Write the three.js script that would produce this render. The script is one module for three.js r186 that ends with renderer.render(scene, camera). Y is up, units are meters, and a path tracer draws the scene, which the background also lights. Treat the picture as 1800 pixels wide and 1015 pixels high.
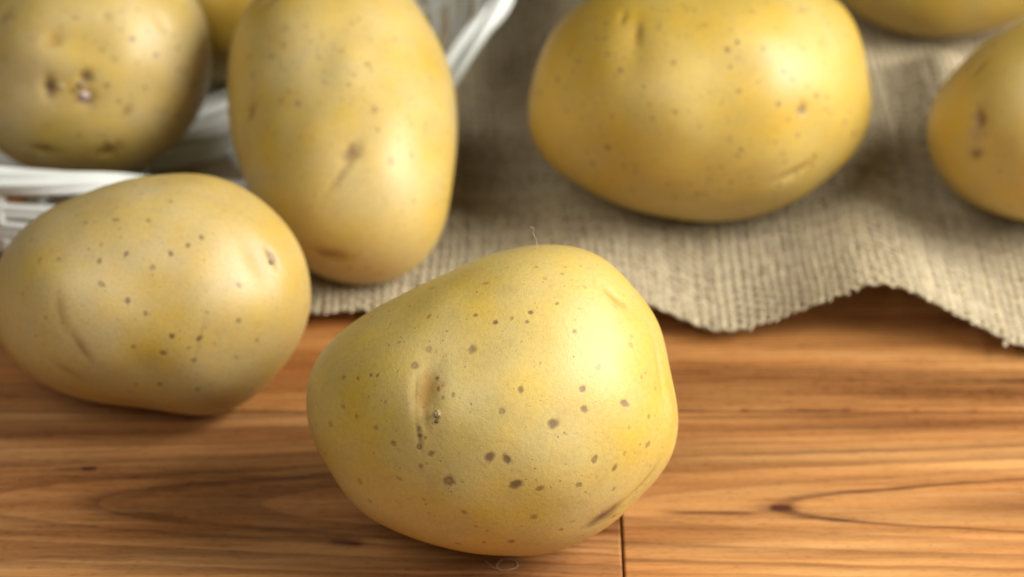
import * as THREE from 'three';
import { ImprovedNoise } from 'three/addons/math/ImprovedNoise.js';
import { RoundedBoxGeometry } from 'three/addons/geometries/RoundedBoxGeometry.js';
import { RectAreaLightUniformsLib } from 'three/addons/lights/RectAreaLightUniformsLib.js';

// ---------------------------------------------------------------- camera, light, exposure
const scene = new THREE.Scene();
const camera = new THREE.PerspectiveCamera(11, 1800 / 1015, 0.05, 20);
const PITCH = THREE.MathUtils.degToRad(33);
camera.position.set(0.0042, 0.39764, 0.51766);
camera.rotation.set(-PITCH, 0, 0);
camera.focus = 0.607;
camera.userData.fStop = 11;
scene.add(camera);

scene.background = new THREE.Color(0.068, 0.058, 0.044);          // the dim, warm room around the table
RectAreaLightUniformsLib.init();
function softbox(pos, target, w, h, color, intensity) {
  const l = new THREE.RectAreaLight(color, intensity, w, h);
  l.position.set(...pos); l.lookAt(...target); l.name = 'window_light';
  scene.add(l);
  return l;
}
softbox([0.565, 0.43, 0.08], [0.02, 0.02, -0.08], 0.42, 0.42, new THREE.Color(1.0, 0.968, 0.91), 15.5);    // the window to the right
softbox([-0.42, 0.95, 0.60], [0.0, 0.02, -0.03], 0.65, 0.65, new THREE.Color(1.0, 0.975, 0.94), 3.1);       // a paler, weaker window across the room

const renderer = new THREE.WebGLRenderer({ antialias: true });
renderer.toneMapping = THREE.LinearToneMapping;
renderer.toneMappingExposure = 1.19;
renderer.shadowMap.enabled = true;
renderer.setSize(1024, 577);

// ---------------------------------------------------------------- helpers
function rng(seed) { let a = seed >>> 0; return () => { a = (a + 0x6D2B79F5) >>> 0; let t = Math.imul(a ^ (a >>> 15), 1 | a); t = (t + Math.imul(t ^ (t >>> 7), 61 | t)) ^ t; return ((t ^ (t >>> 14)) >>> 0) / 4294967296; }; }
const noise = new ImprovedNoise();
const n3 = (x, y, z) => noise.noise(x, y, z);
function fbm(x, y, z, o = 4) { let s = 0, a = 0.5, f = 1; for (let i = 0; i < o; i++) { s += a * n3(x * f, y * f, z * f + i * 7.3); a *= 0.5; f *= 2.03; } return s; }
const clamp = (x, a = 0, b = 1) => Math.min(b, Math.max(a, x));
const smooth = (a, b, x) => { const t = clamp((x - a) / (b - a)); return t * t * (3 - 2 * t); };
const mix = (a, b, t) => a + (b - a) * t;
const enc = (c) => { c = clamp(c); return 255 * (c <= 0.0031308 ? 12.92 * c : 1.055 * Math.pow(c, 1 / 2.4) - 0.055); };
const names = new Map();
function numbered(n) { const k = names.get(n) || 0; names.set(n, k + 1); return k ? n + '_' + String(k).padStart(3, '0') : n; }
function tag(o, label, category, group) { o.userData.label = label; o.userData.category = category; if (group) o.userData.group = group; return o; }
function mesh(name, geo, mat, parent) {
  const m = new THREE.Mesh(geo, mat); m.name = numbered(name); m.castShadow = m.receiveShadow = true; parent.add(m); return m;
}
function texture(data, w, h, srgb) {
  const t = new THREE.DataTexture(data, w, h, THREE.RGBAFormat, THREE.UnsignedByteType);
  t.magFilter = THREE.LinearFilter; t.minFilter = THREE.LinearMipmapLinearFilter; t.generateMipmaps = true;
  t.wrapS = THREE.RepeatWrapping; t.wrapT = THREE.RepeatWrapping;
  if (srgb) t.colorSpace = THREE.SRGBColorSpace;
  t.needsUpdate = true; return t;
}

// ---------------------------------------------------------------- the wooden table: planks with joints
const table = new THREE.Group(); table.name = 'wooden_table'; scene.add(table);
tag(table, 'warm brown wooden table top of butted planks under the potatoes', 'table');
{
  const under = new THREE.BoxGeometry(0.82, 0.03, 0.48); under.translate(0.02, -0.0312, -0.126);
  const um = mesh('underframe', under, new THREE.MeshStandardMaterial({ color: new THREE.Color(0.05, 0.028, 0.012), roughness: 0.9 }), table);
}
// grain: a ring field whose level lines are parabolas round one or two apexes (mm), or straight
function plankMaterial(x0, x1, z0, z1, o) {
  const L = (x1 - x0) * 1000, Wd = (z1 - z0) * 1000;
  const W = o.fine ? 2048 : 1024, H = o.fine ? 512 : 256;
  const col = new Uint8Array(W * H * 4), bmp = new Uint8Array(W * H * 4);
  const s = o.seed * 13.7;
  for (let j = 0; j < H; j++) for (let i = 0; i < W; i++) {
    const x = x0 * 1000 + (i + 0.5) / W * L, z = z1 * 1000 - (j + 0.5) / H * Wd;   // row 0 is the near edge
    const wz = z + 1.6 * fbm(x * 0.012 + s, z * 0.02, s, 3) + 0.35 * n3(x * 0.07, z * 0.15, s + 4) + 0.22 * n3(x * 0.16, z * 0.5, s + 14);
    let g;
    if (o.apex) {
      const [ax, az, w, dir] = o.apex; const dz = wz - az;
      g = dir * (x - ax) - dz * Math.abs(dz) * Math.sign(dz) / w;
      g += 10 * fbm(x * 0.008 + s, z * 0.01, s + 9, 2);
    } else g = wz * 9 + x * 0.12 + 14 * fbm(x * 0.006 + s, z * 0.03, s + 2, 2);
    const gg = o.apex ? Math.sign(g) * Math.pow(Math.abs(g), 0.62) * 3.2 : g;
    // growth rings: uneven spacing, a soft ramp then a sharp dark edge
    let line = 0;
    const rr = gg * 0.055 * (o.ringScale || 1) + 0.5 * n3(gg * 0.02, s, 1.5);
    const fr = rr - Math.floor(rr), id = Math.floor(rr);
    const amp = 0.30 + 0.55 * (n3(id * 1.37 + 0.5, s, 8.1) * 0.5 + 0.5);
    line += amp * smooth(0.35, 0.93, fr) * (1 - smooth(0.95, 1.0, fr)) * 0.62;
    for (const [lev, wd, am] of o.lines || []) line += am * (0.75 + 0.7 * n3(x * 0.05, z * 0.3, s + lev)) * Math.exp(-(((g - lev + 2.5 * n3(x * 0.2, z * 0.8, s + 31)) / wd) ** 2));
    for (const [mx, mz, lx, lz, am, sl] of o.marks || []) {
      const dx = x - mx, dz2 = z - mz - (sl || 0) * dx + 0.25 * n3(x * 0.15, s, 3);
      line += am * Math.exp(-((dx / lx) ** 6) - ((dz2 / lz) ** 2));
    }
    // fibres and pores along the grain
    const fib = n3(x * 0.022 + s, wz * 0.62, s) * 0.7 + n3(x * 0.05, wz * 1.3, s + 3) * 0.65 + n3(x * 0.12, wz * 2.6, s + 5) * 0.6 + n3(x * 0.6, z * 2.8, s + 7) * 0.25;
    const band = fbm(x * 0.006 + s, wz * 0.11, s + 6, 3);
    const pore = 0.6 * smooth(0.30, 0.55, n3(x * 0.14 + s, wz * 2.7, s + 11)) + 0.8 * smooth(0.34, 0.5, n3(x * 0.45 + s, wz * 2.9, s + 17));
    let t = clamp(line, 0, 1.15);
    let r = mix(0.43, 0.115, t), gn = mix(0.198, 0.042, t), b = mix(0.064, 0.017, t);
    const v = 0.97 + 0.19 * fib + 1.1 * band - 0.28 * pore - 0.20 * smooth(0.12, 0.42, fbm(x * 0.004 + s, wz * 0.06, s + 40, 3));
    const warm = 1 + 0.11 * n3(x * 0.01, wz * 0.10, s + 20) + 0.10 * n3(x * 0.02, wz * 0.5, s + 24);
    const tn = o.tone || [1, 1, 1];
    const k = 4 * (j * W + i);
    const vg = v * Math.pow(Math.max(v, 0.05), 0.22), vb = v * Math.pow(Math.max(v, 0.05), 0.35);
    col[k] = enc(r * v * tn[0]); col[k + 1] = enc(gn * vg * tn[1] * warm); col[k + 2] = enc(b * vb * tn[2] * warm * warm); col[k + 3] = 255;
    const hgt = 200 - 60 * pore + 22 * fib - 18 * t;
    bmp[k] = bmp[k + 1] = bmp[k + 2] = clamp(hgt, 0, 255); bmp[k + 3] = 255;
  }
  return new THREE.MeshPhysicalMaterial({ map: texture(col, W, H, true), bumpMap: texture(bmp, W, H, false), bumpScale: 0.00009, roughness: 0.46, specularIntensity: 0.7 });
}
function plank(x0, x1, z0, z1, o) {
  const g = new RoundedBoxGeometry(x1 - x0, 0.016, z1 - z0, 2, 0.0006);
  const p = g.attributes.position, uv = new Float32Array(p.count * 2);
  for (let i = 0; i < p.count; i++) { uv[2 * i] = p.getX(i) / (x1 - x0) + 0.5; uv[2 * i + 1] = 0.5 - p.getZ(i) / (z1 - z0) + (p.getY(i) < -0.004 ? 0.11 : 0); }
  // v = 0 at the near edge
  for (let i = 0; i < p.count; i++) uv[2 * i + 1] = clamp(uv[2 * i + 1], 0.004, 0.996);
  g.setAttribute('uv', new THREE.BufferAttribute(uv, 2));
  const m = mesh('plank', g, plankMaterial(x0, x1, z0, z1, o), table);
  m.position.set((x0 + x1) / 2, -0.008 - (o.sink || 0), (z0 + z1) / 2);
}
const SEAM = -0.0433;
plank(-0.22, 0.02770, SEAM + 0.0004, 0.040, { seed: 1, fine: true, apex: [-84, -8, 2.5, 1], lines: [[3, 6, 0.75], [-150, 9, 0.42], [-62, 10, 0.18], [40, 9, 0.12]], marks: [[-93.5, -20.8, 4.5, 0.55, 0.7, -0.03], [-90, -20.9, 1.6, 0.7, 0.8], [-31.5, 6, 3.4, 1.9, 0.42, 0.1], [-35, 5, 8, 1.1, 0.5, 0.14], [10, 6, 40, 9, 0.16], [18, 2, 9, 0.8, 0.5]], ringScale: 0.7, tone: [0.98, 1, 1.05] });
plank(0.02812, 0.26, SEAM + 0.0004, 0.040, { seed: 3, fine: true, apex: [62, -6.6, 1.7, 1], lines: [[2, 5, 0.7], [-120, 10, 0.15], [-235, 12, 0.3], [-420, 14, 0.35]], marks: [[48, -4.6, 10, 0.75, 0.85, 0.02], [64, -6.6, 3.2, 1.3, 0.5]], ringScale: 0.6, tone: [1.03, 1.02, 1.0] });
plank(-0.30, 0.012, -0.1266, SEAM - 0.0004, { seed: 4, tone: [1.02, 0.94, 0.8], ringScale: 1.2 });
plank(0.0125, 0.30, -0.1266, SEAM - 0.0004, { seed: 5, fine: true, tone: [1.06, 1.06, 1.0], ringScale: 1.25, sink: 0.0001 });
plank(-0.40, -0.12, -0.2096, -0.1270, { seed: 6 });
plank(-0.1195, 0.12, -0.2096, -0.1270, { seed: 7, tone: [0.98, 0.95, 0.9] });
plank(0.1205, 0.44, -0.2096, -0.1270, { seed: 8 });
plank(-0.40, 0.04, -0.2926, -0.2100, { seed: 9, tone: [1, 0.96, 0.9] });
plank(0.0405, 0.44, -0.2926, -0.2100, { seed: 10 });
plank(-0.40, -0.02, -0.3756, -0.2930, { seed: 11 });
plank(-0.0195, 0.44, -0.3756, -0.2930, { seed: 12, tone: [1.02, 0.98, 0.9] });
plank(-0.40, 0.06, 0.0404, 0.1230, { seed: 13 });
plank(-0.40, -0.2204, SEAM + 0.0004, 0.040, { seed: 15 });
plank(0.2604, 0.44, SEAM + 0.0004, 0.040, { seed: 16 });
plank(-0.40, -0.3004, -0.1266, SEAM - 0.0004, { seed: 17 });
plank(0.3004, 0.44, -0.1266, SEAM - 0.0004, { seed: 18 });
plank(0.0606, 0.44, 0.0404, 0.1230, { seed: 14 });

// ---------------------------------------------------------------- the burlap cloth, thread by thread
const CX0 = -0.118, CX1 = 0.205, CZ1 = -0.335;
const edgeZ = (x) => -0.0765 + 0.5 * (x + 0.03) * (x > -0.03 ? (x + 0.03) : 0.1) + 0.0006 * Math.sin(x * 260) + 0.0022 * Math.exp(-(((x - 0.056) / 0.020) ** 2));
function clothH(x, z) {
  const d = Math.max(0, edgeZ(x) - z), X = x * 1000;
  const q = (c, s) => Math.exp(-(((X - c) / s) ** 2));
  const lift = 0.0146 * q(91, 24) + 0.0105 * q(26, 18) + 0.0034 * q(-34, 24) + 0.009 * q(180, 20);
  let h = 0.0013 + lift * Math.exp(-((d / 0.050) ** 1.15));
  h += 0.0016 * (0.5 + 0.5 * n3(x * 22 + 3, z * 14, 4.2)) * Math.exp(-d / 0.03);
  h += 0.0042 * q(94, 14) * Math.exp(-(((d - 0.075) / 0.06) ** 2));
  // two loose folds, behind the big potato and behind the outer one
  h += 0.037 * q(31, 13) * smooth(-0.156, -0.176, z) + 0.014 * q(120, 12) * smooth(-0.146, -0.166, z) * smooth(-0.212, -0.182, z);
  return h;
}
const cloth = new THREE.Group(); cloth.name = 'burlap_cloth'; cloth.position.set(0.04, 0, -0.2); scene.add(cloth);
tag(cloth, 'beige burlap cloth with a rippled front edge lying on the wooden table', 'cloth');
{
  const R = rng(77), PX = 0.00205, PZ = 0.00175;
  const NX = Math.round((CX1 - CX0) / PX), NZ = Math.round((-0.06 - CZ1) / PZ);
  const mats = [];
  for (let i = 0; i < 6; i++) { const k = 0.90 + 0.04 * i; mats.push(new THREE.MeshPhysicalMaterial({ color: new THREE.Color(0.425 * k, (0.350 + 0.006 * (i % 3)) * k, (0.226 + 0.010 * ((i * 2) % 3)) * k), roughness: 0.95, specularIntensity: 0.25, vertexColors: true, sheen: 0.2, sheenRoughness: 0.8, sheenColor: new THREE.Color(0.5, 0.42, 0.3) })); }
  const P = new THREE.Vector3(), T = new THREE.Vector3(), N = new THREE.Vector3(), S = new THREE.Vector3();
  function thread(name, pts, hw, hh, seed) {
    const RAD = 5, n = pts.length, pos = new Float32Array(n * RAD * 3), colr = new Float32Array(n * RAD * 3), idx = [];
    for (let i = 0; i < n; i++) {
      const a = pts[Math.max(0, i - 1)], b = pts[Math.min(n - 1, i + 1)];
      T.subVectors(b, a).normalize();
      P.copy(pts[i]);
      const e = 0.002, hx = (clothH(P.x + e, P.z) - clothH(P.x - e, P.z)) / (2 * e), hz = (clothH(P.x, P.z + e) - clothH(P.x, P.z - e)) / (2 * e);
      N.set(-hx, 1, -hz).normalize(); S.crossVectors(T, N).normalize(); N.crossVectors(S, T).normalize();
      const tw = 1 + 0.24 * n3(i * 0.17, seed * 3.1, 0.5) + 0.16 * n3(i * 0.7, seed * 1.7, 4.5), end = (i === 0 || i === n - 1) ? 0.45 : 1;
      const c = 1 + 0.22 * n3(i * 0.16, seed * 5.3, 9.5) + 0.10 * n3(i * 0.7, seed, 2.2);
      for (let k = 0; k < RAD; k++) {
        const f = 2 * Math.PI * k / RAD, o = 3 * (i * RAD + k), u = hw * tw * end * Math.cos(f), v = hh * tw * end * Math.sin(f);
        pos[o] = P.x + S.x * u + N.x * v - 0.04; pos[o + 1] = P.y + S.y * u + N.y * v; pos[o + 2] = P.z + S.z * u + N.z * v + 0.2;
        colr[o] = colr[o + 1] = colr[o + 2] = c; colr[o + 2] = c * (1 + 0.05 * n3(i * 0.3, seed, 7));
        if (i < n - 1) { const k2 = (k + 1) % RAD, A = i * RAD + k, B = i * RAD + k2, C = A + RAD, D = B + RAD; idx.push(A, B, C, B, D, C); }
      }
    }
    const g = new THREE.BufferGeometry();
    g.setAttribute('position', new THREE.BufferAttribute(pos, 3)); g.setAttribute('color', new THREE.BufferAttribute(colr, 3));
    g.setIndex(idx); g.computeVertexNormals();
    return mesh(name, g, mats[Math.floor(R() * 6)], cloth);
  }
  const AMP = 0.00038;
  const wobX = (j, z) => 0.00075 * n3(j * 2.7, z * 70, 1.1) + 0.0022 * n3(j * 0.11, z * 9, 5.5);
  const wobZ = (i, x) => 0.00075 * n3(i * 2.3, x * 70, 3.3);
  const zOf = (i, x) => edgeZ(x) - 0.0008 - i * PZ + wobZ(i, x);
  const NW = Math.floor((-0.0772 - CZ1) / PZ);
  // warp: front to back
  for (let j = 0; j <= NX; j++) {
    const x = CX0 + j * PX + (R() - 0.5) * 0.0005, pts = [], out = 0.0003 + R() * R() * R() * 0.0032;
    { const z = edgeZ(x) + out; pts.push(new THREE.Vector3(x + (R() - 0.5) * 0.0008, clothH(x, z) - out * 0.25, z)); }
    for (let k = 0; k < NW * 3; k++) {
      const i = k / 3, z = edgeZ(x) - 0.0008 - i * PZ, xx = x + wobX(j, z), par = j % 2 ? 1 : -1;
      pts.push(new THREE.Vector3(xx, clothH(xx, z) + par * AMP * Math.cos(Math.PI * i), z));
    }
    thread('warp_thread', pts, 0.00084 * (0.80 + 0.36 * R()), 0.0005, j + 0.37);
  }
  // weft: side to side; the first two lie close together along the edge
  for (let i = 0; i < NW; i++) {
    const pts = [], nk = NX * 3;
    for (let k = 0; k <= nk; k++) {
      const j = k / 3, x = CX0 + j * PX, z = zOf(i, x) + (i === 0 ? 0.0004 : 0), par = i % 2 ? -1 : 1;
      pts.push(new THREE.Vector3(x, clothH(x, z) + par * AMP * Math.cos(Math.PI * j), z));
    }
    thread('weft_thread', pts, 0.00080 * (0.80 + 0.36 * R()), 0.00044, 300 + i * 1.13);
  }
}

// ---------------------------------------------------------------- the white woven basket
const basket = new THREE.Group(); basket.name = 'woven_basket'; basket.position.set(-0.103, 0, -0.2); scene.add(basket);
tag(basket, 'shallow white woven basket with thin round strands holding two potatoes', 'basket');
{
  const O = new THREE.Vector3(-103, 0, -200);
  const rimPts = [[-119.4, 26, -103], [-105.4, 26, -101.3], [-91.8, 25, -102], [-77, 18, -111], [-57, 10, -123], [-37, 8, -133], [-22, 15, -144], [-11.8, 27, -154.5], [-4.9, 30, -169.5], [1.9, 31, -190], [-1, 34, -232], [-30, 36, -275], [-80, 38, -302], [-135, 38, -297], [-180, 36, -262], [-200, 33, -215], [-195, 30, -165], [-168, 28, -123], [-142, 27, -108]].map((p) => new THREE.Vector3(...p));
  const rim = new THREE.CatmullRomCurve3(rimPts, true, 'centripetal');
  const NS = 160, rimS = rim.getSpacedPoints(NS);
  const at = (t, k) => {                                     // t 0 floor edge .. 1 rim, k along the rim
    const p = rimS[((k % NS) + NS) % NS], a = Math.atan2(p.z + 205, p.x + 103);
    const fr = Math.min(mix(95, 60, smooth(0.3, 0.9, Math.cos(a))), Math.hypot(p.x + 103, p.z + 203) - 6), fx = -103 + fr * Math.cos(a), fz = -203 + fr * Math.sin(a), fy = Math.min(3, p.y * 0.35);
    const s = t, v = Math.pow(t, 1.35);
    const bul = 4 * Math.sin(Math.PI * t);
    return new THREE.Vector3(mix(fx, p.x, s) + bul * Math.cos(a), mix(fy, p.y, v), mix(fz, p.z, s) + bul * Math.sin(a));
  };
  const white = new THREE.MeshPhysicalMaterial({ color: new THREE.Color(0.80, 0.83, 0.79), roughness: 0.55, specularIntensity: 0.5 });
  const whiteB = new THREE.MeshPhysicalMaterial({ color: new THREE.Color(0.72, 0.75, 0.70), roughness: 0.6, specularIntensity: 0.5 });
  const R = rng(5);
  const toLocal = (p) => new THREE.Vector3((p.x - O.x) / 1000, p.y / 1000, (p.z - O.z) / 1000);
  function strand(name, pts, r, closed, m) {
    const c = new THREE.CatmullRomCurve3(pts.map(toLocal), closed, 'centripetal');
    return mesh(name, new THREE.TubeGeometry(c, pts.length * 2, r / 1000, 8, closed), m, basket);
  }
  const rings = 10;
  for (let q = 0; q < rings; q++) {
    const t = (q + 0.55 * (R() - 0.5)) / rings + (q ? 0 : 0.02), pts = [], ph = R() * 50;
    for (let k = 0; k < NS; k += 2) { const p = at(t, k); p.x += 0.9 * n3(k * 0.11, q * 3.1, ph); p.y += 1.0 * n3(k * 0.09, q * 2.3, ph + 9) + (q % 2 ? 0.5 : -0.5); p.z += 0.9 * n3(k * 0.1, q, ph + 4); pts.push(p); }
    strand('wall_strand', pts, 1.0 + 0.35 * R(), true, q % 3 === 1 ? whiteB : white);
  }
  for (let f = 0; f < 6; f++) { // the rim: a loose bundle of thin strands laid round it
    const pts = [], ph = f * Math.PI / 3, turns = 3 + (f % 2);
    for (let k = 0; k < NS; k++) {
      const p = at(1, k), a = k * Math.PI * 2 * turns / NS + ph, rr = 2.1 + 0.7 * n3(k * 0.08, f * 4.1, 2), ro = Math.atan2(p.z + 203, p.x + 103);
      p.y += rr * Math.sin(a); p.x += rr * Math.cos(a) * Math.cos(ro); p.z += rr * Math.cos(a) * Math.sin(ro); pts.push(p);
    }
    strand('rim_strand', pts, 1.15 + 0.25 * R(), true, f % 3 === 1 ? whiteB : white);
  }
  for (let q = 0; q < 13; q++) {
    const rr = 58 - q * 5, pts = [];
    for (let k = 0; k < 48; k++) { const a = k / 48 * 2 * Math.PI; pts.push(new THREE.Vector3(-103 + rr * Math.cos(a) + 0.6 * n3(k * 0.3, q, 1), 5.2 + (q % 2) * 0.7, -205 + rr * Math.sin(a) + 0.6 * n3(k * 0.3, q, 7))); }
    if (rr > 4) strand('floor_strand', pts, 1.7, true, q % 2 ? white : whiteB);
  }
  for (let k = 0; k < NS; k += 10) {
    const pts = [], sg = (k / 10) % 2 ? 1 : -1;
    for (let q = 0; q <= 18; q++) { const t = q / 18, p = at(t, k), w = 1.4 * sg * Math.cos(Math.PI * q / 3); p.y += w * 0.8; const a = Math.atan2(p.z + 205, p.x + 103); p.x -= w * 0.6 * Math.cos(a); p.z -= w * 0.6 * Math.sin(a); pts.push(p); }
    const f = pts[0].clone(); pts.unshift(new THREE.Vector3(mix(f.x, -103, 0.5), 4, mix(f.z, -205, 0.5)));
    strand('rib', pts, 1.1, false, white);
  }
  { const pts = []; for (let k = 0; k < 40; k++) { const a = k / 40 * 2 * Math.PI; pts.push(new THREE.Vector3(-103 + 58 * Math.cos(a), 2.6, -205 + 58 * Math.sin(a))); } strand('foot_ring', pts, 2.4, true, whiteB); }
}

// ---------------------------------------------------------------- potatoes
// outline: Fourier terms of the radius (mm) round the axis that tops out at `depth`; sectoral terms fade as cos^n towards that axis, so the surface stays smooth
function makePotato(o) {
  const R = rng(o.seed), A = o.outline, lean = THREE.MathUtils.degToRad(o.lean);
  const eR = new THREE.Vector3(1, 0, 0), eU = new THREE.Vector3(0, Math.cos(lean), -Math.sin(lean)), eB = new THREE.Vector3(0, Math.sin(lean), Math.cos(lean));
  const s = o.seed * 3.77;
  const baseR = (dx, dy, dz) => {
    const c = Math.hypot(dx, dy), th = Math.atan2(dy, dx);
    let r = A[0] * (1 - dz * dz) + o.depth * dz * dz, cn = 1;
    for (let n = 1; 2 * n < A.length; n++) { cn *= c; r += cn * (A[2 * n - 1] * Math.cos(n * th) + A[2 * n] * Math.sin(n * th)); }
    return r + (o.lump || 0.5) * n3(dx * 1.9 + s, dy * 1.9, dz * 1.9 + s) * (0.3 + 0.7 * Math.abs(dz)) * 2;
  };
  const tilt = lean - THREE.MathUtils.degToRad(33);
  const onFace = (u, v) => {                                 // where the face point (u right, v up, mm) lies on the skin
    let r = A[0], x = 0, y = 0, z = 1;
    for (let k = 0; k < 24; k++) { x = u / r; y = (v - z * r * Math.sin(tilt)) / Math.cos(tilt) / r; const q = x * x + y * y; if (q > 0.985) { const f = Math.sqrt(0.985 / q); x *= f; y *= f; } z = Math.sqrt(Math.max(0, 1 - x * x - y * y)); r = 0.5 * r + 0.5 * baseR(x, y, z); }
    return [x, y, z, r];
  };
  const eyes = (o.eyes || []).map((e) => {
    const [x, y, z, r] = onFace(e.u, e.v), n = new THREE.Vector3(x, y, z), rot = THREE.MathUtils.degToRad(e.rot || 0);
    const t1 = new THREE.Vector3(Math.cos(rot), Math.sin(rot), 0); t1.addScaledVector(n, -t1.dot(n)).normalize();
    const t2 = new THREE.Vector3().crossVectors(n, t1);
    return { ...e, p: n.clone().multiplyScalar(r), n, t1, t2 };
  });
  const eyeAt = (e, px, py, pz) => {
    const X = px - e.p.x, Y = py - e.p.y, Z = pz - e.p.z;
    const a = X * e.t1.x + Y * e.t1.y + Z * e.t1.z, b = X * e.t2.x + Y * e.t2.y + Z * e.t2.z, c = X * e.n.x + Y * e.n.y + Z * e.n.z;
    if (Math.abs(a) > 4 * e.len || Math.abs(b) > 4 * e.wid || c < -12) return null;
    return [a, b];
  };
  const radius = (dx, dy, dz) => {
    let r = baseR(dx, dy, dz); const px = dx * r, py = dy * r, pz = dz * r;
    for (const e of eyes) if (e.depth) { const q = eyeAt(e, px, py, pz); if (q) {
      const w = Math.exp(-((q[0] / e.len) ** 2) - ((q[1] / e.wid) ** 2));
      r -= e.depth * w;
      if (e.brow) r += e.brow * Math.exp(-((q[0] / (e.len * 1.1)) ** 2) - (((q[1] - e.wid * 1.5) / (e.wid * 0.9)) ** 2));
    } }
    return r;
  };
  // geometry
  const NU = o.fine ? 300 : 180, NV = o.fine ? 150 : 90;
  const pos = [], nor = [], uvs = [], idx = [];
  const D = (lo, la) => [Math.sin(lo) * Math.cos(la), Math.sin(la), -Math.cos(lo) * Math.cos(la)];
  const V = (d) => { const r = radius(...d); return new THREE.Vector3(d[0] * r, d[1] * r, d[2] * r); };
  const a = new THREE.Vector3(), b = new THREE.Vector3(), n = new THREE.Vector3();
  let minY = 1e9;
  const W3 = (v) => new THREE.Vector3().addScaledVector(eR, v.x).addScaledVector(eU, v.y).addScaledVector(eB, v.z);
  for (let j = 0; j <= NV; j++) for (let i = 0; i <= NU; i++) {
    const lo = 2 * Math.PI * i / NU, la = Math.PI * (j / NV - 0.5), d = new THREE.Vector3(...D(lo, la)), p = V([d.x, d.y, d.z]);
    const h = 0.006, t1 = new THREE.Vector3(Math.abs(d.x) < 0.7 ? 1 : 0, Math.abs(d.x) < 0.7 ? 0 : 1, 0); t1.addScaledVector(d, -t1.dot(d)).normalize(); const t2 = new THREE.Vector3().crossVectors(d, t1);
    const at2 = (t, k) => { const q = d.clone().addScaledVector(t, k).normalize(); return V([q.x, q.y, q.z]); };
    a.subVectors(at2(t1, h), at2(t1, -h)); b.subVectors(at2(t2, h), at2(t2, -h)); n.crossVectors(a, b).normalize(); if (n.dot(d) < 0) n.negate();
    const w = W3(p), wn = W3(n);
    pos.push(w.x / 1000, w.y / 1000, w.z / 1000); nor.push(wn.x, wn.y, wn.z); uvs.push(i / NU, j / NV);
    minY = Math.min(minY, w.y / 1000);
  }
  for (let j = 0; j < NV; j++) for (let i = 0; i < NU; i++) { const A0 = j * (NU + 1) + i, B0 = A0 + 1, C0 = A0 + NU + 1, D0 = C0 + 1; if (j > 0) idx.push(A0, D0, B0); if (j < NV - 1) idx.push(A0, C0, D0); }
  const g = new THREE.BufferGeometry();
  g.setAttribute('position', new THREE.Float32BufferAttribute(pos, 3)); g.setAttribute('normal', new THREE.Float32BufferAttribute(nor, 3)); g.setAttribute('uv', new THREE.Float32BufferAttribute(uvs, 2)); g.setIndex(idx);
  g.translate(0, -minY, 0);
  // skin: pigment, lenticels, fine pitting
  const W = o.fine ? 2048 : 1024, H = W / 2, dark = new Float32Array(W * H), pit = new Float32Array(W * H);
  function spot(dx, dy, dz, rad, str, el = 1, rot = 0) {
    const r = baseR(dx, dy, dz), al = rad / r * 2.2, la = Math.asin(clamp(dy, -1, 1)), lo = Math.atan2(dx, -dz), cl = Math.max(0.05, Math.cos(la));
    const c = Math.cos(rot), sn = Math.sin(rot), ph = R() * 100, ring = R() < 0.4;
    const j0 = Math.max(0, Math.floor((la - al) / Math.PI * H + H / 2)), j1 = Math.min(H - 1, Math.ceil((la + al) / Math.PI * H + H / 2));
    const di = Math.ceil(al / cl / (2 * Math.PI) * W) + 1, ic = Math.round(lo / (2 * Math.PI) * W);
    for (let j = j0; j <= j1; j++) for (let i = ic - di; i <= ic + di; i++) {
      const la2 = ((j + 0.5) / H - 0.5) * Math.PI, lo2 = (i + 0.5) / W * 2 * Math.PI;
      const u0 = (lo2 - lo) * Math.cos(la2) * r / rad, v0 = (la2 - la) * r / rad;
      let u = (u0 * c + v0 * sn) * el, v = (-u0 * sn + v0 * c) / el;
      const q = Math.hypot(u, v) * (1 + 0.35 * n3(u * 1.3 + ph, v * 1.3, ph));
      const k = j * W + ((i % W) + W) % W;
      let f = 1 - smooth(0.45, 1.25, q);
      const core = ring ? 1 - 0.35 * Math.exp(-((q / 0.45) ** 2)) : 1;
      dark[k] = Math.max(dark[k], str * f * core);
      pit[k] += (ring ? 0.5 : 0.8) * str * (-Math.exp(-((q / 0.8) ** 2)) + 0.14 * Math.exp(-(((q - 1.35) / 0.45) ** 2)));
    }
  }
  const S = o.spots || [];
  for (let k = 0; k < S.length; k += 4) { const [x, y, z] = onFace(S[k] / 10, S[k + 1] / 10); spot(x, y, z, S[k + 2] / 100, S[k + 3] / 100, 0.8 + 0.45 * R(), R() * 3); }
  for (let k = 0; k < (o.speckles || 0); k++) {
    const y = 2 * R() - 1, f = 2 * Math.PI * R(), x = Math.sqrt(1 - y * y) * Math.sin(f), z = -Math.sqrt(1 - y * y) * Math.cos(f), big = R(), rr = R(), el = 0.8 + 0.4 * R();
    const faint = S.length && z > 0.15 ? 0.6 : 1;             // where the spots are set one by one only faint specks come between
    spot(x, y, z, (0.14 + 0.42 * big * big * big * faint) * (o.speckleSize || 1), (0.3 + 0.65 * rr * rr) * (0.4 + 0.6 * faint), el, R() * 3);
  }
  const col = new Uint8Array(W * H * 4), bmp = new Uint8Array(W * H * 4);
  const [c1, c2, c3] = [o.pale || [0.60, 0.47, 0.215], o.gold || [0.60, 0.425, 0.085], [0.40, 0.27, 0.11]];
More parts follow.
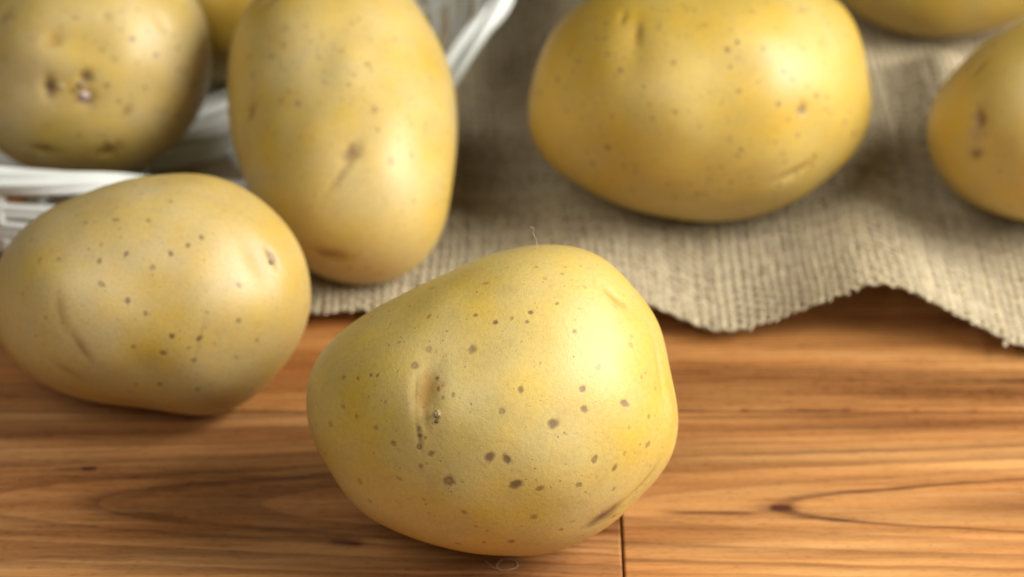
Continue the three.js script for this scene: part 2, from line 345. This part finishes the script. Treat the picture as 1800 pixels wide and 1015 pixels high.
  for (let j = 0; j < H; j++) {
    const la = ((j + 0.5) / H - 0.5) * Math.PI, cy = Math.cos(la), dy = Math.sin(la);
    for (let i = 0; i < W; i++) {
      const lo = (i + 0.5) / W * 2 * Math.PI, dx = Math.sin(lo) * cy, dz = -Math.cos(lo) * cy, k = j * W + i;
      const big = fbm(dx * 1.3 + s, dy * 1.3, dz * 1.3 + 5, 3), med = fbm(dx * 4 + s, dy * 4 + 2, dz * 4, 3);
      const fine = n3(dx * 34 + s, dy * 34, dz * 34) * 0.6 + n3(dx * 75, dy * 75 + s, dz * 75) * 0.4, grain = n3(dx * 150 + s, dy * 150, dz * 150);
      const t = clamp(0.42 + 1.25 * big + 0.5 * med);
      const scuff = clamp(smooth(0.10, 0.40, fbm(dx * 2.3 + s * 2, dy * 2.3, dz * 2.3 + 9, 4)) * (o.scuff ?? 0.45) + 0.28 * smooth(0.14, 0.42, fbm(dx * 8 + s, dy * 8, dz * 8 + 3, 4)) + 0.2 * smooth(0.2, 0.5, n3(dx * 26 + s, dy * 26, dz * 26) + 0.5 * big));
      const net = Math.abs(n3(dx * 15 + s, dy * 15, dz * 15)) + 0.6 * Math.abs(n3(dx * 31, dy * 31 + s, dz * 31));
      const v = 1 + 0.17 * med + 0.09 * fine + 0.07 * grain - 0.055 * smooth(0.28, 0.0, net);
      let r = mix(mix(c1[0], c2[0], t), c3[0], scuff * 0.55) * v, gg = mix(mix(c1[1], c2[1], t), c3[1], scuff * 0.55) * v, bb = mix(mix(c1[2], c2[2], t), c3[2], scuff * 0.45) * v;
      let pd = 0;
      const br = baseR(dx, dy, dz);
      for (const e of eyes) { const q = eyeAt(e, dx * br, dy * br, dz * br); if (!q) continue;
        const wob = 1 + 0.75 * n3(q[0] * 0.9 / e.wid, q[1] * 0.9 / e.wid, s) + 0.5 * n3(q[0] * 2.4 / e.wid, q[1] * 2.4 / e.wid, s + 3);
        const w = Math.exp(-(((q[0] / e.len) ** 2 + (q[1] / e.wid) ** 2) * 1.15 * wob)) * (e.tint ?? 0.5);
        const ec = e.color || [0.30, 0.165, 0.04];
        r = mix(r, ec[0], w); gg = mix(gg, ec[1], w); bb = mix(bb, ec[2], w);
        if (e.crease) { const w2 = Math.exp(-((q[0] / (e.len * 0.8)) ** 4) - (((q[1] - (e.cb || 0) + 0.25 * n3(q[0] * 0.8, s, 2)) / (e.creaseWidth || 0.28)) ** 2)) * e.crease; r = mix(r, 0.11, w2); gg = mix(gg, 0.055, w2); bb = mix(bb, 0.018, w2); pd -= w2; }
      }
      const dk = Math.min(0.95, dark[k]);
      r = mix(r, 0.13, dk * 0.9); gg = mix(gg, 0.072, dk * 0.92); bb = mix(bb, 0.032, dk * 0.85);
      col[4 * k] = enc(r); col[4 * k + 1] = enc(gg); col[4 * k + 2] = enc(bb); col[4 * k + 3] = 255;
      bmp[4 * k] = bmp[4 * k + 1] = bmp[4 * k + 2] = clamp(150 + 60 * pit[k] + 16 * fine + 11 * grain + 14 * med - 4 * smooth(0.28, 0.0, net) + 55 * pd, 0, 255); bmp[4 * k + 3] = 255;
    }
  }
  const mat = new THREE.MeshPhysicalMaterial({ map: texture(col, W, H, true), bumpMap: texture(bmp, W, H, false), bumpScale: 0.0004, roughness: 0.5, specularIntensity: 1.0, clearcoat: 0.3, clearcoatRoughness: 0.46 });
  const root = new THREE.Group(); root.name = numbered('potato'); scene.add(root);
  root.position.set(o.at[0] / 1000, o.at[1] / 1000, o.at[2] / 1000);
  tag(root, o.label, 'potato', o.group);
  mesh('skin', g, mat, root);
  for (const e of o.buds || []) {                             // small dried sprouts sitting in the eyes
    const [x, y, z] = onFace(e.u, e.v), r = radius(x, y, z), w = W3(new THREE.Vector3(x * r, y * r, z * r)).divideScalar(1000); w.y -= minY;
    const sg = new THREE.IcosahedronGeometry(1, 3), sp = sg.attributes.position;
    for (let k = 0; k < sp.count; k++) { const X = sp.getX(k), Y = sp.getY(k), Z = sp.getZ(k), q = 1 + 0.35 * n3(X * 1.6 + s + e.u, Y * 1.6, Z * 1.6); sp.setXYZ(k, X * q * e.rx / 1000, Y * q * e.ry / 1000, Z * q * e.rz / 1000); }
    sg.computeVertexNormals();
    const m = mesh('bud', sg, new THREE.MeshPhysicalMaterial({ color: new THREE.Color(...(e.color || [0.5, 0.4, 0.28])), roughness: 0.75, specularIntensity: 0.5 }), root);
    m.position.copy(w); m.rotation.set(Math.PI / 2 - lean - 0.6, 0, e.rot || 0);
  }
  return root;
}

const HEAP = 'yellow potatoes on the table';
const P = [];
P.push(makePotato({ key: 'front', seed: 11, fine: true, at: [0, 0, -1.0], lean: 33, depth: 32.8, lump: 0.5, scuff: 0.2,
  label: 'frontmost large pale yellow potato with scattered brown spots on bare wood',
  outline: [35.26, 1.68, -1.07, 3.53, 1.57, -1.64, -0.15, 0.22, -0.56, -0.07, -0.08, 0.15, -0.33, -0.03, -0.02, -0.02, -0.14, -0.09, -0.05, -0.03, -0.07, -0.03, -0.10, -0.03, -0.02, 0.03, -0.01, -0.01, 0.01, 0.05, 0.02],
  spots: [-125, 236, 78, 40, -13, 246, 70, 40, 33, 279, 39, 30, 91, 280, 55, 40, 109, 256, 47, 40, 145, 266, 47, 40, 152, 280, 39, 40, 184, 282, 47, 35, 191, 239, 55, 40, 133, 205, 47, 60, -129, 178, 63, 50, -33, 181, 55, 70, 8, 167, 63, 85, 41, 175, 47, 60, 79, 187, 63, 85, 72, 168, 47, 70, 168, 149, 63, 60, -127, 113, 78, 60, -155, 80, 94, 75, -38, 113, 109, 65, -250, 177, 63, 35, -189, 126, 47, 40, -170, 199, 47, 30, -303, 53, 63, 60, -273, 52, 47, 60, -246, 59, 47, 70, -232, 59, 47, 70, 98, 85, 39, 30, 216, 76, 78, 55, 285, 120, 78, 50, 287, 138, 39, 40, 184, 33, 78, 80, 187, -8, 86, 70, 59, 32, 78, 75, 22, -10, 78, 70, 124, -36, 125, 80, 270, 2, 102, 80, 307, 54, 47, 50, 316, 63, 39, 50, 337, 30, 47, 50, 322, -27, 55, 55, 280, -48, 39, 40, 321, -84, 78, 75, -215, 5, 47, 40, -304, -6, 63, 40, -275, -25, 55, 50, -332, -44, 78, 50, -365, -48, 47, 40, -234, -47, 63, 50, -198, -78, 70, 60, -192, -52, 39, 40, -4, -103, 117, 85, 31, -107, 109, 90, 209, -110, 86, 85, 250, -131, 78, 75, 271, -101, 55, 40, -86, -153, 133, 90, 49, -160, 133, 95, 98, -169, 86, 70, 177, -163, 78, 75, 250, -176, 63, 50, 328, -131, 47, 40, -143, -124, 63, 60, -122, -98, 78, 70, -187, -151, 63, 50, -271, -162, 86, 45, -251, -204, 70, 40, -346, -108, 55, 40, -56, -219, 70, 65, 86, -231, 86, 60, 168, -243, 47, 50, 143, -261, 63, 60, 40, -286, 94, 70, -15, -288, 63, 60, -70, -293, 78, 50, -31, -251, 47, 40, -10, -261, 39, 40, -138, -194, 55, 40, -77, 22, 55, 60, -111, 55, 55, 80, -108, 34, 55, 70, -98, 16, 47, 60, -109, -25, 55, 90, -147, -48, 55, 80, -145, -62, 55, 80, -146, -84, 70, 90, -134, -66, 47, 60, -354, 73, 39, 30], speckles: 1500, speckleSize: 0.8, pale: [0.629, 0.483, 0.174], gold: [0.582, 0.386, 0.0384],
  eyes: [
    { u: -12.8, v: 0.4, len: 7.0, wid: 2.6, rot: 92, depth: 0.4, tint: 0.2, color: [0.50, 0.33, 0.10], brow: 0.1 },
    { u: -13.3, v: 2.9, len: 4.4, wid: 2.1, rot: 82, depth: 0.4, tint: 1.0, color: [0.43, 0.225, 0.018] },
    { u: -15.2, v: 3.0, len: 3.2, wid: 0.7, rot: 95, depth: 0.12, tint: 0.25, color: [0.3, 0.17, 0.03], crease: 0.3, creaseWidth: 0.2 },
    { u: -13.6, v: -2.0, len: 3.0, wid: 0.6, rot: 100, depth: 0.15, tint: 0.6, color: [0.44, 0.25, 0.03] },
    { u: -14.6, v: -6.2, len: 2.8, wid: 0.55, rot: 95, depth: 0.15, tint: 0.7, color: [0.22, 0.12, 0.03] },
    { u: 25.4, v: 22.0, len: 3.4, wid: 1.7, rot: -35, depth: 0.7, tint: 0.85, color: [0.50, 0.30, 0.06] },
    { u: 34.8, v: 7.0, len: 6.5, wid: 1.2, rot: 76, depth: 0.45, tint: 0.3, color: [0.5, 0.36, 0.15] },
    { u: 36.6, v: -2.5, len: 6, wid: 3, rot: 85, depth: -0.7, tint: 0 },
    { u: 23.0, v: -24.0, len: 4.2, wid: 2.4, rot: 38, depth: 0.5, tint: 0.95, color: [0.13, 0.07, 0.035] },
    { u: 31.0, v: -17.5, len: 5, wid: 1.0, rot: 45, depth: 0.5, tint: 0.5, color: [0.33, 0.22, 0.05] },
    { u: 12.2, v: -8.6, len: 3.6, wid: 0.3, rot: 88, depth: 0.1, tint: 0.3, color: [0.42, 0.27, 0.06] },
  ],
  buds: [{ u: -10.9, v: -1.7, rx: 0.75, ry: 1.0, rz: 0.6, color: [0.42, 0.33, 0.2] }, { u: -11.0, v: -3.2, rx: 0.5, ry: 0.45, rz: 0.35, color: [0.16, 0.10, 0.05] }] }));
P.push(makePotato({ key: 'left', seed: 23, fine: true, at: [-77.2, 0, -50.8], lean: 33, depth: 25.9, lump: 0.5, scuff: 0.3,
  label: 'oval tan potato on bare wood, partly in front of the white basket',
  outline: [31.25, 0.58, -0.15, 4.61, 0.30, -1.05, -0.39, 0.01, 0.18, 0.09, 0.15, 0.16, 0.01, 0.06, -0.01, -0.02, -0.04, -0.06, -0.01],
  spots: [-57, 165, 74, 60, 14, 163, 67, 50, -148, 176, 60, 40, -127, 158, 67, 35, -28, 243, 60, 30, -8, 224, 60, 30, 40, 249, 60, 25, 60, 206, 74, 35, 133, 126, 67, 70, 105, 108, 67, 70, 68, 90, 74, 75, 29, 60, 74, 70, -30, 89, 74, 75, -89, 74, 74, 70, -87, 110, 60, 40, -82, 23, 80, 75, -226, 77, 67, 50, -181, 78, 60, 50, -254, 122, 60, 35, -24, -13, 74, 80, 14, -41, 60, 70, -263, 2, 47, 40, -208, -50, 54, 40, 71, -91, 74, 90, 129, -96, 74, 90, 50, -127, 80, 80, -14, -114, 60, 60, 116, -144, 67, 70, 106, -117, 47, 50, 215, 20, 74, 60, 214, -57, 74, 60, 148, -39, 54, 40, 251, -100, 60, 50, 206, -138, 54, 40, 37, -198, 74, 60, -16, -198, 54, 40, 119, -210, 67, 50, 230, -212, 67, 50, -34, -216, 54, 40, 162, -108, 40, 40, -234, -92, 47, 40], speckles: 1300, speckleSize: 0.8, pale: [0.594, 0.457, 0.204], gold: [0.549, 0.362, 0.0553],
  eyes: [
    { u: -17.5, v: -3.5, len: 4.6, wid: 1.3, rot: 98, depth: 0.12, tint: 0.5, color: [0.34, 0.21, 0.06], crease: 0.12 },
    { u: -13.2, v: -11.5, len: 3.8, wid: 1.1, rot: 105, depth: 0.14, tint: 0.6, color: [0.26, 0.15, 0.05], crease: 0.15 },
    { u: -16.5, v: -17.5, len: 4.0, wid: 1.6, rot: 120, depth: 0.3, tint: 0.3, color: [0.30, 0.19, 0.07] },
    { u: 26.0, v: 7.5, len: 6.5, wid: 3.4, rot: -60, depth: 0.9, tint: 0.42, color: [0.44, 0.29, 0.13] },
    { u: 28.6, v: 8.2, len: 2.2, wid: 0.8, rot: -55, depth: 0.6, tint: 0.85, color: [0.16, 0.10, 0.05] },
    { u: 16, v: 21, len: 8, wid: 1.8, rot: -22, depth: 0.2, tint: 0.28, color: [0.42, 0.31, 0.19] },
    { u: 12.8, v: -10.5, len: 6, wid: 0.5, rot: 85, depth: 0.1, tint: 0.3, color: [0.34, 0.2, 0.05] },
  ], buds: [{ u: 28.4, v: 7.2, rx: 0.7, ry: 0.5, rz: 0.5, color: [0.3, 0.22, 0.12] }] }));
P.push(makePotato({ key: 'tall', seed: 37, at: [-37.3, 2.4, -115.3], lean: 61, depth: 24.8, lump: 0.5, scuff: 0.3,
  label: 'long upright yellow potato leaning back over the edge of the white basket',
  outline: [34.39, 0.72, 0.69, -7.44, -2.65, -0.59, 0.11, 0.87, 0.65, 0.30, 0.33, -0.05, 0.18, 0.01, -0.25, -0.03, -0.14, -0.05, 0.04],
  spots: [-124, 210, 82, 40, -75, 213, 72, 30, -128, 168, 77, 40, -217, 141, 82, 35, -152, 141, 72, 30, -135, 120, 72, 30, -204, 98, 92, 50, -42, 136, 77, 35, -89, 24, 92, 50, -130, 33, 82, 40, 74, 120, 102, 55, 93, 8, 92, 50, 179, -22, 72, 40, 212, -20, 61, 40, 149, -60, 72, 40, 132, -113, 92, 55, 181, -99, 72, 40, -63, 175, 61, 30, -35, 185, 61, 30, -142, -46, 72, 35, 125, -167, 72, 40, 77, 182, 51, 30, 170, 113, 51, 20], speckles: 900, speckleSize: 1.35, pale: [0.591, 0.457, 0.182], gold: [0.561, 0.366, 0.0453],
  eyes: [
    { u: -20.6, v: 0.8, len: 2.2, wid: 1.2, rot: 50, depth: 0.7, tint: 0.85, color: [0.22, 0.12, 0.03] },
    { u: -22.2, v: -4.5, len: 5, wid: 0.9, rot: 62, depth: 0.3, tint: 0.35, color: [0.36, 0.23, 0.07] },
    { u: 4.0, v: -9.6, len: 2.3, wid: 1.6, rot: 40, depth: 0.9, tint: 0.9, color: [0.19, 0.10, 0.035] },
    { u: 1.6, v: -15.5, len: 5.6, wid: 0.75, rot: 66, depth: 0.5, tint: 0.6, color: [0.33, 0.19, 0.05] },
    { u: -1.5, v: -34.5, len: 4, wid: 1.8, rot: 10, depth: 0.8, tint: 0.75, color: [0.22, 0.12, 0.03] },
    { u: -15, v: 30, len: 4.5, wid: 1.2, rot: 20, depth: 0.6, tint: 0.6, color: [0.30, 0.19, 0.09] },
    { u: 6, v: 30, len: 3.2, wid: 1.0, rot: -10, depth: 0.4, tint: 0.45, color: [0.36, 0.24, 0.1] },
  ] }));
P.push(makePotato({ key: 'big', seed: 41, at: [50.2, 2.2, -127.5], lean: 33, depth: 37.0, lump: 0.6, scuff: 0.35,
  label: 'large golden potato in the middle of the burlap cloth',
  outline: [36.23, 0.64, 0.25, 5.90, 0.45, -0.36, 0.36, 0.30, 0.44, -0.16, -0.25, -0.19, -0.02, 0.00, -0.40, -0.09, -0.07, 0.10, -0.23],
  speckles: 1300, speckleSize: 1.5, pale: [0.541, 0.403, 0.113], gold: [0.5, 0.314, 0.0244],
  eyes: [
    { u: -16.8, v: 13.2, len: 3.4, wid: 1.2, rot: 100, depth: 0.5, tint: 0.85, color: [0.36, 0.20, 0.03] },
    { u: -19.8, v: 17.2, len: 2.2, wid: 0.7, rot: 105, depth: 0.4, tint: 0.45, color: [0.38, 0.22, 0.06] },
    { u: -17.5, v: 10, len: 8, wid: 4.5, rot: 95, depth: 0.8, tint: 0 },
    { u: 22.6, v: -5.2, len: 1.4, wid: 1.2, rot: 40, depth: 0.5, tint: 0.95, color: [0.17, 0.10, 0.06] },
    { u: 18.6, v: 3.0, len: 3.3, wid: 2.6, rot: 70, depth: 0.1, tint: 0.45, color: [0.52, 0.36, 0.19] },
    { u: 21.5, v: -20, len: 4.5, wid: 1.4, rot: 12, depth: 0.9, tint: 0.55, color: [0.34, 0.2, 0.06] },
    { u: 29, v: 12, len: 4, wid: 2, rot: 70, depth: 0.3, tint: 0.2, color: [0.42, 0.28, 0.1] },
  ] }));
P.push(makePotato({ key: 'right', seed: 53, at: [135.1, 2.2, -121.5], lean: 33, depth: 36.0, lump: 0.6, scuff: 0.35,
  label: 'yellow potato at the outer side of the cloth with a brown sunken eye',
  outline: [26.95, 1.03, -0.78, 1.59, 1.08, -0.71, -0.82, 0.14, -0.06, -0.04, -0.09, 0.01, 0.03, -0.07, -0.05, 0.03, 0.04, -0.05, -0.01],
  speckles: 300, speckleSize: 1.1, pale: [0.555, 0.409, 0.128], gold: [0.513, 0.326, 0.0309],
  eyes: [
    { u: -20.2, v: -1.9, len: 3.0, wid: 2.0, rot: 80, depth: 1.3, tint: 0.9, color: [0.20, 0.10, 0.045] },
    { u: -20.6, v: -10.0, len: 2.2, wid: 1.2, rot: 25, depth: 0.8, tint: 0.9, color: [0.16, 0.085, 0.03] },
    { u: -21, v: -5.8, len: 2.0, wid: 1.8, rot: 90, depth: 0.2, tint: 0.6, color: [0.38, 0.24, 0.16] },
    { u: -19.5, v: 10.8, len: 2.2, wid: 0.9, rot: 35, depth: 0.6, tint: 0.75, color: [0.28, 0.16, 0.04] },
  ] }));
P.push(makePotato({ key: 'topright', seed: 61, at: [123.0, 2.2, -227.4], lean: 33, depth: 29.7, lump: 0.6, scuff: 0.35,
  label: 'golden potato farthest back on the cloth, only its underside in the picture',
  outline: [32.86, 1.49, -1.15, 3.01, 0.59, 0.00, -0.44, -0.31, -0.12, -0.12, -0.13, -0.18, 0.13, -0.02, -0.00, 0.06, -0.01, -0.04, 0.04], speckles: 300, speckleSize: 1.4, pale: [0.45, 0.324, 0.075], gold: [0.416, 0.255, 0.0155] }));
P.push(makePotato({ key: 'topleft', seed: 71, at: [-101.9, 9, -140.9], lean: 33, depth: 28.6, lump: 0.6, scuff: 0.5,
  label: 'round potato inside the white basket with dark eyes and a pinkish bud',
  outline: [30.53, -0.26, 0.84, 0.85, 0.11, 0.21, 0.00, -0.35, 0.06, 0.08, 0.00, -0.04, -0.01, -0.04, 0.01, 0.01, -0.04, -0.00, 0.01], speckles: 800, speckleSize: 1.5, pale: [0.567, 0.431, 0.181], gold: [0.525, 0.353, 0.0348],
  eyes: [
    { u: -6.0, v: -8.2, len: 2.5, wid: 1.5, rot: 80, depth: 1.4, tint: 0.97, color: [0.13, 0.06, 0.035] },
    { u: 3.2, v: -5.6, len: 1.9, wid: 1.5, rot: 60, depth: 1.0, tint: 0.92, color: [0.17, 0.09, 0.04] },
    { u: 3.0, v: -11.0, len: 2.2, wid: 1.8, rot: 10, depth: 0.9, tint: 0.9, color: [0.18, 0.11, 0.07] },
    { u: -1, v: -9, len: 9, wid: 5.5, rot: 0, depth: 1.2, tint: 0.15, color: [0.4, 0.28, 0.1] },
    { u: -4.0, v: 3.3, len: 2.4, wid: 1.6, rot: 30, depth: 0.7, tint: 0.75, color: [0.34, 0.19, 0.03] },
    { u: -5, v: 6, len: 5.5, wid: 2.4, rot: -5, depth: 0.2, tint: 0.5, color: [0.46, 0.29, 0.04] },
    { u: 4.5, v: 1.0, len: 6, wid: 3.5, rot: -20, depth: 0.4, tint: 0.4, color: [0.50, 0.32, 0.03] },
    { u: -17.5, v: 9.3, len: 2.2, wid: 1.4, rot: 30, depth: 0.4, tint: 0.6, color: [0.33, 0.23, 0.09] },
    { u: 8.2, v: 9.2, len: 1.6, wid: 1.2, rot: 50, depth: 0.3, tint: 0.5, color: [0.40, 0.29, 0.08] },
    { u: 21, v: 8, len: 3.4, wid: 1.8, rot: -50, depth: 0.3, tint: 0.4, color: [0.46, 0.30, 0.08] },
    { u: -8.4, v: -22.5, len: 3.0, wid: 1.6, rot: 5, depth: 0.6, tint: 0.85, color: [0.22, 0.12, 0.02] },
    { u: 7.0, v: -22.8, len: 2.6, wid: 1.7, rot: 15, depth: 0.6, tint: 0.9, color: [0.17, 0.08, 0.03] },
    { u: 12.6, v: -13.6, len: 2.0, wid: 1.2, rot: 70, depth: 0.5, tint: 0.7, color: [0.28, 0.17, 0.03] },
  ],
  buds: [{ u: 2.8, v: -10.2, rx: 1.5, ry: 1.2, rz: 0.9, color: [0.55, 0.42, 0.40] }, { u: 2.2, v: -7.6, rx: 0.9, ry: 0.7, rz: 0.6, color: [0.33, 0.22, 0.16] }, { u: -2.6, v: -8.0, rx: 1.0, ry: 0.6, rz: 0.5, color: [0.5, 0.38, 0.2] }] }));
P.push(makePotato({ key: 'behind', seed: 83, at: [-68.4, 9, -190], lean: 33, depth: 22.4, lump: 0.6, scuff: 0.4,
  label: 'dark golden potato deep in the white basket, mostly hidden between two others',
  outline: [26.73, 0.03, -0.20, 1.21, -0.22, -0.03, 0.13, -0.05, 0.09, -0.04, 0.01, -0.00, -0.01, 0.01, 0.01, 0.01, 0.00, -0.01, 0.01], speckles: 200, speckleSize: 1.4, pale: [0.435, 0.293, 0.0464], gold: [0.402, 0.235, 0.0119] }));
for (const p of P) p.userData.group = HEAP;


// ---------------------------------------------------------------- stray fibres
{
  const fm = new THREE.MeshStandardMaterial({ color: new THREE.Color(0.55, 0.48, 0.36), roughness: 0.8 });
  function fibre(name, label, pts, r) {
    const c = new THREE.CatmullRomCurve3(pts.map((p) => new THREE.Vector3((p[0] - pts[0][0]) / 1000, (p[1] - pts[0][1]) / 1000, (p[2] - pts[0][2]) / 1000)));
    const m = mesh(name, new THREE.TubeGeometry(c, 40, r / 1000, 6), fm, scene); m.position.set(pts[0][0] / 1000, pts[0][1] / 1000, pts[0][2] / 1000);
    tag(m, label, 'fibre');
  }
  fibre('stray_fibre', 'tiny pale fibre standing up from the top of the frontmost potato', [[9.6, 63.2, -12], [9.2, 65.6, -12.6], [8.6, 66.9, -13], [8.7, 67.8, -13.2], [8.0, 68.2, -13.4]], 0.035);
  fibre('stray_fibre', 'thin curled fibre lying on the wood in front of the frontmost potato', [[-1.5, 0.2, 12.4], [0.5, 0.3, 15], [3, 0.3, 15.8], [5.4, 0.25, 14.4], [5, 0.35, 12.6], [2.4, 0.6, 12.4], [1, 0.3, 14.2], [2, 0.2, 16.2]], 0.07);
}

renderer.render(scene, camera);
